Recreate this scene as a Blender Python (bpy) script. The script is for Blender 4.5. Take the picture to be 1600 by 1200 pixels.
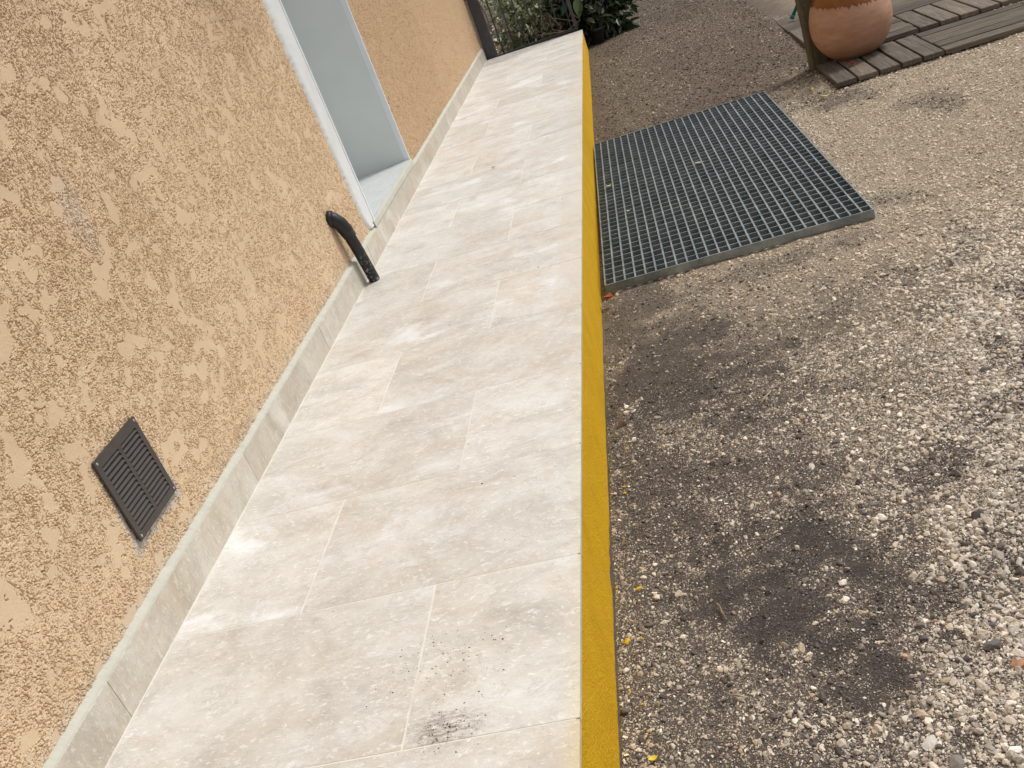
import bpy, math, random
import numpy as np
from mathutils import Matrix, Vector

random.seed(7)
RNG = np.random.default_rng(11)
scene = bpy.context.scene
for o in list(bpy.data.objects):
    bpy.data.objects.remove(o)
COL = scene.collection

# ------------------------------------------------------------------ camera
W = 0.8943                      # outer edge of the tiled path (x), wall plane is x = 0
SL = 0.035                      # cross fall of the path
CAM = Vector((1.2485, 0.0, 1.0876))
right = Vector((0.93956, 0.06449, -0.33626))
down = Vector((-0.27196, -0.45608, -0.84737))
fwd = Vector((-0.20801, 0.88760, -0.41097))
cam_data = bpy.data.cameras.new('camera')
cam = bpy.data.objects.new('camera', cam_data)
COL.objects.link(cam)
m3 = Matrix((right, -down, -fwd)).transposed()
cam.matrix_world = Matrix.Translation(CAM) @ m3.to_4x4()
cam_data.sensor_width = 36.0
cam_data.lens = 36.0 * 1527.7 / 1600.0
cam_data.clip_start = 0.02
cam_data.clip_end = 500
scene.camera = cam

# ------------------------------------------------------------------ light
SUN_EL, SUN_AZ = 56.0, 62.0     # azimuth measured from +Y towards +X
world = bpy.data.worlds.new('World')
scene.world = world
world.use_nodes = True
wn = world.node_tree.nodes
wl = world.node_tree.links
wn.clear()
sky = wn.new('ShaderNodeTexSky')
sky.sky_type = 'NISHITA'
sky.sun_disc = False
sky.sun_elevation = math.radians(SUN_EL)
sky.sun_rotation = math.radians(SUN_AZ)
sky.air_density = 1.0
sky.dust_density = 4.0
sky.ozone_density = 1.0
hs = wn.new('ShaderNodeHueSaturation')
hs.inputs['Saturation'].default_value = 0.22
bg = wn.new('ShaderNodeBackground')
bg.inputs['Strength'].default_value = 0.10
wo = wn.new('ShaderNodeOutputWorld')
wl.new(sky.outputs[0], hs.inputs['Color'])
wl.new(hs.outputs[0], bg.inputs['Color'])
wl.new(bg.outputs[0], wo.inputs['Surface'])

sun_d = bpy.data.lights.new('sun', 'SUN')
sun_d.energy = 1.5
sun_d.angle = math.radians(13)
sun_d.color = (1.0, 0.965, 0.915)
sun = bpy.data.objects.new('sun', sun_d)
COL.objects.link(sun)
el, az = math.radians(SUN_EL), math.radians(SUN_AZ)
sd = Vector((math.sin(az) * math.cos(el), math.cos(az) * math.cos(el), math.sin(el)))
sun.rotation_euler = sd.to_track_quat('Z', 'Y').to_euler()
sun.location = sd * 30

scene.view_settings.view_transform = 'Standard'
scene.view_settings.look = 'None'
scene.view_settings.exposure = 0.30
scene.view_settings.gamma = 1.0
scene.view_settings.use_curve_mapping = False

# ------------------------------------------------------------------ helpers
class N:
    """tiny node-tree helper"""
    def __init__(self, name):
        self.m = bpy.data.materials.new(name)
        self.m.use_nodes = True
        self.t = self.m.node_tree
        self.t.nodes.clear()
        self.out = self.t.nodes.new('ShaderNodeOutputMaterial')
        self.b = self.t.nodes.new('ShaderNodeBsdfPrincipled')
        self.t.links.new(self.b.outputs[0], self.out.inputs['Surface'])

    def link(self, a, b):
        self.t.links.new(a, b)

    def put(self, sock, v):
        if hasattr(v, 'is_output'):
            self.link(v, sock)
        elif v is not None:
            if isinstance(v, (tuple, list)) and len(v) == 3 and sock.type == 'RGBA':
                v = (*v, 1)
            sock.default_value = v

    def coord(self, which='Object'):
        return self.t.nodes.new('ShaderNodeTexCoord').outputs[which]

    def pos(self):
        return self.t.nodes.new('ShaderNodeNewGeometry').outputs['Position']

    def rand(self):
        return self.t.nodes.new('ShaderNodeObjectInfo').outputs['Random']

    def attr(self, name, kind='GEOMETRY', out='Color'):
        n = self.t.nodes.new('ShaderNodeAttribute')
        n.attribute_name = name
        n.attribute_type = kind
        return n.outputs[out]

    def mapping(self, v, loc=(0, 0, 0), rot=(0, 0, 0), scale=(1, 1, 1)):
        n = self.t.nodes.new('ShaderNodeMapping')
        self.put(n.inputs['Vector'], v)
        n.inputs['Location'].default_value = loc
        n.inputs['Rotation'].default_value = rot
        n.inputs['Scale'].default_value = scale
        return n.outputs[0]

    def noise(self, v, scale, detail=4, rough=0.55, dist=0.0, out=0):
        n = self.t.nodes.new('ShaderNodeTexNoise')
        self.put(n.inputs['Vector'], v)
        n.inputs['Scale'].default_value = scale
        n.inputs['Detail'].default_value = detail
        n.inputs['Roughness'].default_value = rough
        n.inputs['Distortion'].default_value = dist
        return n.outputs[out]

    def vor(self, v, scale, out='Distance', feature='F1'):
        n = self.t.nodes.new('ShaderNodeTexVoronoi')
        n.feature = feature
        self.put(n.inputs['Vector'], v)
        n.inputs['Scale'].default_value = scale
        return n.outputs[out]

    def ramp(self, f, stops):
        n = self.t.nodes.new('ShaderNodeValToRGB')
        self.put(n.inputs['Fac'], f)
        e = n.color_ramp.elements
        while len(e) < len(stops):
            e.new(0.5)
        for i, (p, c) in enumerate(stops):
            e[i].position = p
            if not isinstance(c, (tuple, list)):
                c = (c, c, c)
            e[i].color = (*c, 1)
        return n.outputs[0]

    def mix(self, f, a, b, blend='MIX'):
        n = self.t.nodes.new('ShaderNodeMix')
        n.data_type = 'RGBA'
        n.blend_type = blend
        self.put(n.inputs[0], f)
        self.put(n.inputs[6], a)
        self.put(n.inputs[7], b)
        return n.outputs[2]

    def math(self, op, a, b=None, c=None):
        n = self.t.nodes.new('ShaderNodeMath')
        n.operation = op
        self.put(n.inputs[0], a)
        if b is not None:
            self.put(n.inputs[1], b)
        if c is not None:
            self.put(n.inputs[2], c)
        return n.outputs[0]

    def vmath(self, op, a, b=None):
        n = self.t.nodes.new('ShaderNodeVectorMath')
        n.operation = op
        self.put(n.inputs[0], a)
        if b is not None:
            self.put(n.inputs[1], b)
        return n.outputs['Value'] if op in ('LENGTH', 'DISTANCE') else n.outputs[0]

    def smooth(self, v, a, b, lo=0.0, hi=1.0):
        n = self.t.nodes.new('ShaderNodeMapRange')
        n.interpolation_type = 'SMOOTHSTEP'
        self.put(n.inputs[0], v)
        n.inputs[1].default_value = a
        n.inputs[2].default_value = b
        n.inputs[3].default_value = lo
        n.inputs[4].default_value = hi
        return n.outputs[0]

    def sep(self, v):
        n = self.t.nodes.new('ShaderNodeSeparateXYZ')
        self.put(n.inputs[0], v)
        return n.outputs

    def bump(self, h, strength=0.5, dist=0.002, prev=None):
        n = self.t.nodes.new('ShaderNodeBump')
        self.put(n.inputs['Height'], h)
        n.inputs['Strength'].default_value = strength
        n.inputs['Distance'].default_value = dist
        if prev is not None:
            self.link(prev, n.inputs['Normal'])
        return n.outputs[0]

    def done(self, col, rough=0.8, normal=None, spec=None, metal=None):
        self.put(self.b.inputs['Base Color'], col)
        self.put(self.b.inputs['Roughness'], rough)
        if normal is not None:
            self.link(normal, self.b.inputs['Normal'])
        if spec is not None:
            self.put(self.b.inputs['Specular IOR Level'], spec)
        if metal is not None:
            self.put(self.b.inputs['Metallic'], metal)
        return self.m


def off(n, amt=37.0):
    """object coordinates shifted by a per-object random amount"""
    c = n.t.nodes.new('ShaderNodeCombineXYZ')
    r = n.rand()
    n.put(c.inputs[0], n.math('MULTIPLY', r, amt))
    n.put(c.inputs[1], n.math('MULTIPLY', r, amt * 2.3))
    n.put(c.inputs[2], n.math('MULTIPLY', r, amt * 0.7))
    return n.vmath('ADD', n.coord('Object'), c.outputs[0])


def mesh_np(name, verts, faces, mat=None, smooth=False):
    """verts Nx3, faces Mx3 or Mx4 arrays -> mesh (fast)"""
    verts = np.asarray(verts, dtype=np.float32)
    faces = np.asarray(faces, dtype=np.int32)
    me = bpy.data.meshes.new(name)
    k = faces.shape[1]
    me.vertices.add(len(verts))
    me.vertices.foreach_set('co', verts.ravel())
    me.loops.add(faces.size)
    me.loops.foreach_set('vertex_index', faces.ravel())
    me.polygons.add(len(faces))
    me.polygons.foreach_set('loop_start', np.arange(0, faces.size, k, dtype=np.int32))
    me.polygons.foreach_set('use_smooth', np.full(len(faces), bool(smooth)))
    me.update(calc_edges=True)
    if mat:
        me.materials.append(mat)
    return me


class MB:
    """collects shapes into one mesh"""
    def __init__(self):
        self.v, self.f = [], []

    def add(self, vs, fs):
        b = len(self.v)
        self.v += [tuple(v) for v in vs]
        self.f += [tuple(i + b for i in f) for f in fs]
        return self

    def box(self, x0, x1, y0, y1, z0, z1):
        return self.add([(x0, y0, z0), (x1, y0, z0), (x1, y1, z0), (x0, y1, z0),
                         (x0, y0, z1), (x1, y0, z1), (x1, y1, z1), (x0, y1, z1)],
                        [(0, 3, 2, 1), (4, 5, 6, 7), (0, 1, 5, 4), (1, 2, 6, 5), (2, 3, 7, 6), (3, 0, 4, 7)])

    def slab(self, x0, x1, y0, y1, z0, z1, b):
        """box whose top edges are chamfered by b"""
        v = [(x0, y0, z0), (x1, y0, z0), (x1, y1, z0), (x0, y1, z0),
             (x0, y0, z1 - b), (x1, y0, z1 - b), (x1, y1, z1 - b), (x0, y1, z1 - b),
             (x0 + b, y0 + b, z1), (x1 - b, y0 + b, z1), (x1 - b, y1 - b, z1), (x0 + b, y1 - b, z1)]
        f = [(0, 3, 2, 1), (8, 9, 10, 11)]
        for i in range(4):
            j = (i + 1) % 4
            f += [(i, j, 4 + j, 4 + i), (4 + i, 4 + j, 8 + j, 8 + i)]
        return self.add(v, f)

    def tube(self, pts, radii, seg=14, caps=True):
        pts = [Vector(p) for p in pts]
        n = len(pts)
        if not hasattr(radii, '__len__'):
            radii = [radii] * n
        b = len(self.v)
        ref = None
        for i, p in enumerate(pts):
            d = (pts[min(i + 1, n - 1)] - pts[max(i - 1, 0)]).normalized()
            if ref is None:
                ref = d.orthogonal().normalized()
            ref = (ref - d * ref.dot(d)).normalized()
            bi = d.cross(ref)
            for s in range(seg):
                a = 2 * math.pi * s / seg
                self.v.append(tuple(p + (ref * math.cos(a) + bi * math.sin(a)) * radii[i]))
        for i in range(n - 1):
            for s in range(seg):
                t = (s + 1) % seg
                self.f.append((b + i * seg + s, b + i * seg + t, b + (i + 1) * seg + t, b + (i + 1) * seg + s))
        if caps:
            self.f.append(tuple(b + s for s in reversed(range(seg))))
            self.f.append(tuple(b + (n - 1) * seg + s for s in range(seg)))
        return self

    def lathe(self, prof, seg=64):
        b = len(self.v)
        for (z, r) in prof:
            for s in range(seg):
                a = 2 * math.pi * s / seg
                self.v.append((r * math.cos(a), r * math.sin(a), z))
        for i in range(len(prof) - 1):
            for s in range(seg):
                t = (s + 1) % seg
                self.f.append((b + i * seg + s, b + i * seg + t, b + (i + 1) * seg + t, b + (i + 1) * seg + s))
        self.f.append(tuple(b + s for s in reversed(range(seg))))
        self.f.append(tuple(b + (len(prof) - 1) * seg + s for s in range(seg)))
        return self

    def mesh(self, name, mat=None, smooth=False):
        me = bpy.data.meshes.new(name)
        me.from_pydata(self.v, [], self.f)
        if mat:
            me.materials.append(mat)
        if smooth:
            for p in me.polygons:
                p.use_smooth = True
        me.update()
        return me

    def build(self, name, mat, parent=None, smooth=False, loc=(0, 0, 0)):
        return link(name, self.mesh(name, mat, smooth), parent, loc)


def link(name, data, parent=None, loc=(0, 0, 0)):
    o = bpy.data.objects.new(name, data)
    COL.objects.link(o)
    o.location = loc
    if parent is not None:
        o.parent = parent
    return o


def tag(o, label=None, cat=None, group=None, kind=None):
    if label:
        o['label'] = label
    if cat:
        o['category'] = cat
    if group:
        o['group'] = group
    if kind:
        o['kind'] = kind
    return o


def empty(name, loc=(0, 0, 0), rot=(0, 0, 0)):
    o = link(name, None, None, loc)
    o.rotation_euler = rot
    o.empty_display_size = 0.1
    return o


# numpy noises ------------------------------------------------------
_T = np.random.default_rng(3).random((512, 512))


def vnoise(x, y, seed=0):
    x = np.asarray(x, float) + seed * 17.31
    y = np.asarray(y, float) + seed * 9.77
    xi, yi = np.floor(x).astype(int), np.floor(y).astype(int)
    fx, fy = x - xi, y - yi
    fx, fy = fx * fx * (3 - 2 * fx), fy * fy * (3 - 2 * fy)
    g = lambda a, b: _T[a % 512, b % 512]
    return (g(xi, yi) * (1 - fx) + g(xi + 1, yi) * fx) * (1 - fy) + (g(xi, yi + 1) * (1 - fx) + g(xi + 1, yi + 1) * fx) * fy


def fbm(x, y, seed=0, octv=4, gain=0.5):
    s, a, t = 0, 1.0, 0
    for i in range(octv):
        s = s + a * vnoise(x * 2 ** i, y * 2 ** i, seed + i * 3)
        t += a
        a *= gain
    return s / t


def worley(x, y, seed=0):
    x = x + seed * 13.7
    y = y + seed * 5.1
    xi, yi = np.floor(x).astype(int), np.floor(y).astype(int)
    f1 = np.full(x.shape, 9.0)
    f2 = np.full(x.shape, 9.0)
    hid = np.zeros(x.shape)
    for dx in (-1, 0, 1):
        for dy in (-1, 0, 1):
            a, b = (xi + dx), (yi + dy)
            px = a + _T[a % 512, b % 512]
            py = b + _T[(a + 131) % 512, (b + 57) % 512]
            d = (x - px) ** 2 + (y - py) ** 2
            c = d < f1
            f2 = np.where(c, f1, np.minimum(f2, d))
            f1 = np.where(c, d, f1)
            hid = np.where(c, _T[(a + 77) % 512, (b + 191) % 512], hid)
    return np.sqrt(f1), np.sqrt(f2), hid


def sstep(v, a, b):
    t = np.clip((v - a) / (b - a), 0, 1)
    return t * t * (3 - 2 * t)


def grid_faces(nu, nv):
    i = np.arange(nu - 1)[:, None] * nv + np.arange(nv - 1)[None, :]
    i = i.ravel()
    return np.stack([i, i + nv, i + nv + 1, i + 1], 1)


def axis(*segs):
    """axis((a, b, step), (b, c, step), ...)"""
    out = []
    for a, b, s in segs:
        n = max(1, int(round((b - a) / s)))
        out.append(np.linspace(a, b, n, endpoint=False))
    out.append(np.array([segs[-1][1]]))
    return np.concatenate(out)


# ------------------------------------------------------------------ materials
def mat_stone_tile(name, tint=(1, 1, 1), strip=False):
    n = N(name)
    c = off(n)
    iso = 1.0 if strip else 0.75
    v = n.mapping(c, rot=(0, 0, math.radians(-24)), scale=(1.0, 1.4 * iso, 1.0))
    warp = n.mapping(c, rot=(0, 0, math.radians(-34)), scale=(1.0, 1.25 * iso, 1.0))
    base = n.ramp(n.noise(v, 5.0, 10, 0.70, 0.9),
                  [(0.27, (0.43, 0.40, 0.355)), (0.42, (0.575, 0.55, 0.505)), (0.54, (0.65, 0.632, 0.59)), (0.70, (0.72, 0.712, 0.69))])
    pink = n.smooth(n.noise(warp, 3.0, 9, 0.68, 1.1), 0.48, 0.68)
    col = n.mix(n.math('MULTIPLY', pink, 0.64), base, (0.56, 0.47, 0.38))
    grey = n.smooth(n.noise(n.mapping(c, loc=(5, 3, 0), rot=(0, 0, -0.3), scale=(1, 1.5, 1)), 3.2, 9, 0.68, 0.9), 0.52, 0.70)
    col = n.mix(n.math('MULTIPLY', grey, 0.55), col, (0.485, 0.475, 0.445))
    cloud = n.smooth(n.noise(n.mapping(c, loc=(9, 1, 4), rot=(0, 0, -0.45), scale=(1, 1.6, 1)), 3.4, 7, 0.6, 0.5), 0.54, 0.70)
    col = n.mix(n.math('MULTIPLY', cloud, 0.85), col, (0.78, 0.80, 0.82))
    # thin veins
    vn = n.noise(n.mapping(c, loc=(2, 8, 0), rot=(0, 0, -0.5), scale=(1, 2.4, 1)), 7.5, 9, 0.75, 1.6)
    vein = n.smooth(n.math('ABSOLUTE', n.math('SUBTRACT', vn, 0.5)), 0.0, 0.035, 1.0, 0.0)
    vein = n.math('MULTIPLY', vein, n.smooth(n.noise(c, 9, 3), 0.45, 0.6))
    col = n.mix(n.math('MULTIPLY', vein, 0.38), col, (0.40, 0.385, 0.35))
    # crystalline flecks and crumbly mottling
    fl = n.noise(n.mapping(c, rot=(0, 0, -0.5), scale=(1, 1.9, 1)), 62, 5, 0.75, 0.8)
    col = n.mix(n.smooth(fl, 0.53, 0.65, 0, 0.72), col, (0.82, 0.815, 0.80))
    fd = n.noise(n.mapping(c, loc=(3, 3, 3), rot=(0, 0, -0.5), scale=(1, 1.5, 1)), 42, 6, 0.75, 0.9)
    col = n.mix(n.smooth(fd, 0.53, 0.68, 0, 0.52), col, (0.44, 0.42, 0.385))
    if strip:
        p = n.sep(n.pos())
        # dusty mud smear left by a boot near the camera
        d = n.vmath('SUBTRACT', n.pos(), (0.668, 1.135, 0.0))
        ds = n.mapping(d, rot=(0, 0, -0.18), scale=(13.0, 21.0, 0))
        r = n.math('ADD', n.vmath('LENGTH', ds), n.math('MULTIPLY', n.noise(n.pos(), 70, 6, 0.75), 1.9))
        smear = n.math('MULTIPLY', n.smooth(r, 1.25, 2.05, 0.7, 0.0), n.smooth(n.noise(n.mapping(n.pos(), rot=(0, 0, -0.2), scale=(1, 3, 1)), 60, 5, 0.8), 0.44, 0.56))
        col = n.mix(smear, col, (0.20, 0.155, 0.125))
        # paint film left along the outer edge by the riser painter
        e = n.math('ADD', p[0], n.math('MULTIPLY', n.noise(n.pos(), 9, 3), 0.012))
        near = n.smooth(p[1], 0.9, 1.35, 1.0, 0.0)
        film = n.math('MULTIPLY', n.smooth(e, W - 0.035, W + 0.012), n.math('ADD', n.math('MULTIPLY', near, 0.45), 0.10))
        col = n.mix(film, col, (0.72, 0.58, 0.26))
        # beige strip along the outer edge further up the path
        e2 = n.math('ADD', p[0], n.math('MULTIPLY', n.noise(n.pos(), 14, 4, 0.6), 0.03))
        edge_strip = n.math('MULTIPLY', n.smooth(e2, W - 0.083, W - 0.062), n.math('MULTIPLY', n.smooth(p[1], 2.1, 2.9), 0.42))
        col = n.mix(edge_strip, col, (0.60, 0.55, 0.48))
    if tint != (1, 1, 1):
        col = n.mix(1.0, col, tint, 'MULTIPLY')
    r2 = n.rand()
    col = n.mix(1.0, col, n.ramp(r2, [(0, (0.96, 0.955, 0.945)), (0.5, (1.03, 1.02, 1.0)), (1, (1.07, 1.07, 1.07))]), 'MULTIPLY')
    rough = n.smooth(n.noise(c, 9, 4), 0.3, 0.7, 0.42, 0.62)
    bh = n.math('ADD', fl, n.math('MULTIPLY', n.noise(v, 16, 7, 0.7), 1.5))
    return n.done(col, rough, n.bump(bh, 0.5, 0.0022), 0.45)


def mat_render_wall():
    n = N('sand_render')
    P = n.pos()
    p = n.sep(P)
    g = n.noise(P, 6, 5, 0.6)
    col = n.ramp(g, [(0.3, (0.60, 0.445, 0.285)), (0.5, (0.655, 0.495, 0.33)), (0.7, (0.70, 0.535, 0.36))])
    col = n.mix(n.smooth(n.noise(P, 1.7, 4), 0.5, 0.72, 0, 0.30), col, (0.63, 0.445, 0.29))
    col = n.mix(n.smooth(n.noise(P, 240, 3), 0.35, 0.7, 0, 0.28), col, (0.75, 0.56, 0.36))
    # splashes of grey mortar just above the skirting
    band = n.math('ADD', p[2], n.math('MULTIPLY', n.noise(P, 13, 5, 0.7), -0.13))
    sp = n.math('MULTIPLY', n.smooth(band, 0.055, 0.125, 1, 0), n.smooth(n.noise(P, 85, 4, 0.7), 0.42, 0.58))
    col = n.mix(n.math('MULTIPLY', sp, 0.75), col, (0.56, 0.51, 0.44))
    # bare mortar where the grille was set
    d = n.vmath('ABSOLUTE', n.vmath('SUBTRACT', P, (0.0, 1.712, 0.322)))
    ds = n.sep(d)
    box = n.math('MAXIMUM', n.math('SUBTRACT', ds[1], 0.098), n.math('SUBTRACT', ds[2], 0.095))
    rr = n.math('ADD', box, n.math('MULTIPLY', n.math('SUBTRACT', n.noise(P, 26, 6, 0.75), 0.5), 0.09))
    low = n.smooth(p[2], 0.24, 0.40, 0.012, -0.004)
    pm = n.smooth(n.math('SUBTRACT', rr, low), -0.002, 0.012, 0.85, 0)
    col = n.mix(pm, col, (0.55, 0.505, 0.44))
    # faded grey rub mark higher up
    d2 = n.vmath('LENGTH', n.mapping(n.vmath('SUBTRACT', P, (0, 2.02, 0.845)), rot=(0.12, 0, 0), scale=(0, 17, 7.5)))
    rub = n.smooth(n.math('ADD', d2, n.math('MULTIPLY', n.noise(P, 40, 5, 0.7), 0.9)), 0.75, 1.45, 0.45, 0)
    col = n.mix(rub, col, (0.60, 0.515, 0.43))
    # darker brown area near the door head
    d3 = n.vmath('LENGTH', n.mapping(n.vmath('SUBTRACT', P, (0, 3.42, 1.18)), scale=(0, 3.0, 4.0)))
    st = n.smooth(n.math('ADD', d3, n.math('MULTIPLY', n.noise(P, 11, 6, 0.7), 0.9)), 0.6, 1.9, 0.42, 0)
    col = n.mix(st, col, (0.38, 0.26, 0.14))
    # tree shade on the far stretch put into the colour, darker and browner
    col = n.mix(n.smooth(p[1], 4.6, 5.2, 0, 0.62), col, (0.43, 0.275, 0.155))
    bh = n.math('ADD', n.noise(P, 420, 3, 0.6), n.math('MULTIPLY', n.noise(P, 150, 4, 0.6), 1.2))
    return n.done(col, 0.92, n.bump(bh, 0.45, 0.0018), 0.15)


def mat_simple(name, col, rough, var=0.15, scale=12, bump=0.2, bscale=120, bdist=0.001, spec=0.3, metal=0.0, dark=None, coords='Object'):
    n = N(name)
    c = off(n) if coords == 'Object' else n.pos()
    g = n.noise(c, scale, 5, 0.6)
    lo = tuple(x * (1 - var) for x in col)
    hi = tuple(min(1, x * (1 + var)) for x in col)
    cc = n.ramp(g, [(0.3, lo), (0.7, hi)])
    if dark:
        cc = n.mix(n.smooth(n.noise(c, scale * 2.7, 6, 0.7), 0.52, 0.70), cc, dark)
    return n.done(cc, rough, n.bump(n.noise(c, bscale, 4, 0.6), bump, bdist), spec, metal)


M = {}
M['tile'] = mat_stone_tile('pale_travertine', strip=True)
M['skirt'] = mat_stone_tile('skirting_travertine', tint=(0.87, 0.825, 0.75))
M['grout'] = mat_simple('grout', (0.70, 0.675, 0.605), 0.85, 0.08)
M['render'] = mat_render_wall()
M['fillet'] = mat_simple('cream_mortar', (0.52, 0.51, 0.44), 0.8, 0.06, 18, 0.4, 160, 0.002, coords='p')
M['white'] = mat_simple('white_plaster', (0.70, 0.71, 0.70), 0.8, 0.05, 9, 0.5, 190, 0.0016, coords='p')
M['jamb'] = mat_simple('grey_white_paint', (0.67, 0.705, 0.70), 0.55, 0.03, 5, 0.15, 90, 0.001, coords='p')
M['sill'] = mat_simple('sill_paint', (0.53, 0.55, 0.54), 0.6, 0.06, 14, 0.4, 150, 0.0015, coords='p', dark=(0.43, 0.46, 0.46))
M['bead'] = mat_simple('white_corner_bead', (0.76, 0.80, 0.84), 0.45, 0.03, coords='p')
M['brown_plastic'] = mat_simple('brown_grey_plastic', (0.062, 0.052, 0.046), 0.5, 0.12, 30, 0.15, 260, 0.0008, 0.4)
M['black'] = mat_simple('black_void', (0.012, 0.011, 0.010), 0.9, 0.1)
M['screw'] = mat_simple('screw_steel', (0.42, 0.40, 0.38), 0.4, 0.1, metal=0.8)
M['iron'] = mat_simple('dark_painted_iron', (0.075, 0.077, 0.082), 0.55, 0.2, 25, 0.2, 150, 0.001, 0.4)
M['wire'] = mat_simple('grey_brown_cable', (0.13, 0.11, 0.10), 0.6, 0.2)
M['soil_pot'] = mat_simple('black_plastic_pot', (0.018, 0.019, 0.020), 0.38, 0.2, 20, 0.1, 80, 0.001, 0.5)
M['concrete'] = mat_simple('grey_cement', (0.30, 0.295, 0.28), 0.9, 0.2, 20, 0.6, 120, 0.003, coords='p')
M['teal'] = mat_simple('teal_paint', (0.02, 0.17, 0.16), 0.4, 0.15)
M['bark'] = mat_simple('shrub_stem', (0.16, 0.12, 0.085), 0.85, 0.25)


def mat_yellow():
    n = N('ochre_yellow_masonry_paint')
    P = n.pos()
    col = n.ramp(n.noise(P, 8, 5, 0.6), [(0.3, (0.80, 0.45, 0.007)), (0.55, (0.87, 0.505, 0.009)), (0.75, (0.89, 0.53, 0.013))])
    col = n.mix(n.smooth(n.noise(P, 130, 4, 0.7), 0.55, 0.75, 0, 0.35), col, (0.82, 0.53, 0.07))
    col = n.mix(n.smooth(n.noise(P, 210, 3, 0.7), 0.52, 0.68, 0, 0.28), col, (0.50, 0.26, 0.004))
    vs = n.smooth(n.noise(n.mapping(P, scale=(1, 1, 0.12)), 24, 4), 0.55, 0.75, 0, 0.15)
    col = n.mix(vs, col, (0.52, 0.30, 0.02))
    h = n.math('ADD', n.noise(P, 260, 4, 0.7), n.math('MULTIPLY', n.noise(P, 90, 4), 0.8))
    return n.done(col, 0.7, n.bump(h, 1.0, 0.006), 0.25)


def mat_pipe():
    n = N('black_pipe_plastic')
    c = n.coord('Object')
    z = n.sep(c)[2]
    col = n.ramp(n.noise(c, 30, 4), [(0.3, (0.012, 0.013, 0.015)), (0.7, (0.022, 0.023, 0.026))])
    sp = n.math('MULTIPLY', n.smooth(n.noise(c, 75, 5, 0.7), 0.54, 0.62), n.smooth(z, 0.05, 0.17, 0.75, 0))
    col = n.mix(sp, col, (0.34, 0.33, 0.31))
    return n.done(col, n.smooth(n.noise(c, 40, 3), 0.3, 0.7, 0.35, 0.6), n.bump(n.noise(c, 120, 4), 0.25, 0.001), 0.4)


def mat_wood(name, lo, mid, hi):
    n = N(name)
    c = off(n)
    v = n.mapping(c, scale=(1, 14, 14))
    g = n.noise(v, 5.5, 7, 0.65, 0.35)
    col = n.ramp(g, [(0.28, lo), (0.5, mid), (0.72, hi)])
    col = n.mix(n.smooth(n.noise(n.mapping(c, scale=(1, 30, 30)), 7, 4, 0.6), 0.56, 0.7, 0, 0.55), col, tuple(x * 0.45 for x in lo))
    col = n.mix(n.smooth(n.noise(c, 60, 4, 0.7), 0.6, 0.72, 0, 0.5), col, (0.36, 0.31, 0.25))
    col = n.mix(1.0, col, n.ramp(n.rand(), [(0, (0.66, 0.67, 0.68)), (1, (1.25, 1.20, 1.14))]), 'MULTIPLY')
    h = n.math('ADD', n.noise(n.mapping(c, scale=(1, 26, 26)), 6, 6, 0.65), n.math('MULTIPLY', n.noise(c, 180, 3), 0.3))
    return n.done(col, 0.8, n.bump(h, 0.6, 0.003), 0.25)


def mat_jar():
    n = N('terracotta_part_glazed')
    c = n.coord('Object')
    s = n.sep(c)
    ang = n.math('ARCTAN2', s[1], s[0])
    cmb = n.t.nodes.new('ShaderNodeCombineXYZ')
    n.put(cmb.inputs[0], ang)
    drip = n.noise(cmb.outputs[0], 11, 5, 0.8)
    edge = n.math('ADD', n.math('ADD', s[2], n.math('MULTIPLY', n.math('SUBTRACT', drip, 0.5), 0.13)), n.math('MULTIPLY', n.math('SINE', n.math('ADD', ang, 2.2)), 0.028))
    gl = n.smooth(edge, 0.292, 0.299)
    clay = n.ramp(n.noise(n.mapping(c, scale=(1, 1, 3)), 8, 5, 0.6), [(0.3, (0.43, 0.225, 0.14)), (0.5, (0.50, 0.28, 0.185)), (0.7, (0.57, 0.35, 0.245))])
    clay = n.mix(n.smooth(n.noise(c, 14, 6, 0.7), 0.55, 0.72, 0, 0.35), clay, (0.52, 0.34, 0.25))
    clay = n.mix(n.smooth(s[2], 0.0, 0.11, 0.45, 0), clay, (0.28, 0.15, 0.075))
    glz = n.ramp(n.noise(c, 11, 4), [(0.3, (0.20, 0.062, 0.012)), (0.7, (0.30, 0.11, 0.02))])
    rim = n.smooth(n.math('ABSOLUTE', n.math('SUBTRACT', edge, 0.299)), 0.0, 0.008, 1, 0)
    glz = n.mix(rim, glz, (0.16, 0.045, 0.012))
    col = n.mix(gl, clay, glz)
    rough = n.math('SUBTRACT', 0.62, n.math('MULTIPLY', gl, 0.44))
    h = n.math('ADD', n.noise(n.mapping(c, scale=(1, 1, 14)), 9, 3), n.math('MULTIPLY', n.noise(c, 130, 4), 0.4))
    return n.done(col, rough, n.bump(h, 0.25, 0.002), 0.4)


def mat_steel():
    n = N('galvanised_steel')
    P = n.pos()
    col = n.ramp(n.noise(P, 14, 5, 0.65), [(0.3, (0.20, 0.24, 0.25)), (0.5, (0.31, 0.35, 0.36)), (0.72, (0.43, 0.46, 0.47))])
    col = n.mix(n.smooth(n.noise(P, 60, 4, 0.7), 0.56, 0.72, 0, 0.6), col, (0.12, 0.115, 0.105))
    return n.done(col, n.smooth(n.noise(P, 30, 3), 0.3, 0.7, 0.34, 0.55), n.bump(n.noise(P, 160, 3), 0.2, 0.001), 0.5, 0.75)


def mat_attr(name, attr='col', kind='GEOMETRY', rough=0.9, scale=300, var=0.2, bump=0.5, bdist=0.002, spec=0.2):
    n = N(name)
    a = n.attr(attr, kind)
    P = n.pos()
    g = n.noise(P, scale, 4, 0.65)
    col = n.mix(1.0, a, n.ramp(g, [(0.3, 1 - var), (0.7, 1 + var * 0.6)]), 'MULTIPLY')
    return n.done(col, rough, n.bump(n.noise(P, scale * 1.3, 4, 0.65), bump, bdist), spec)


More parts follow.
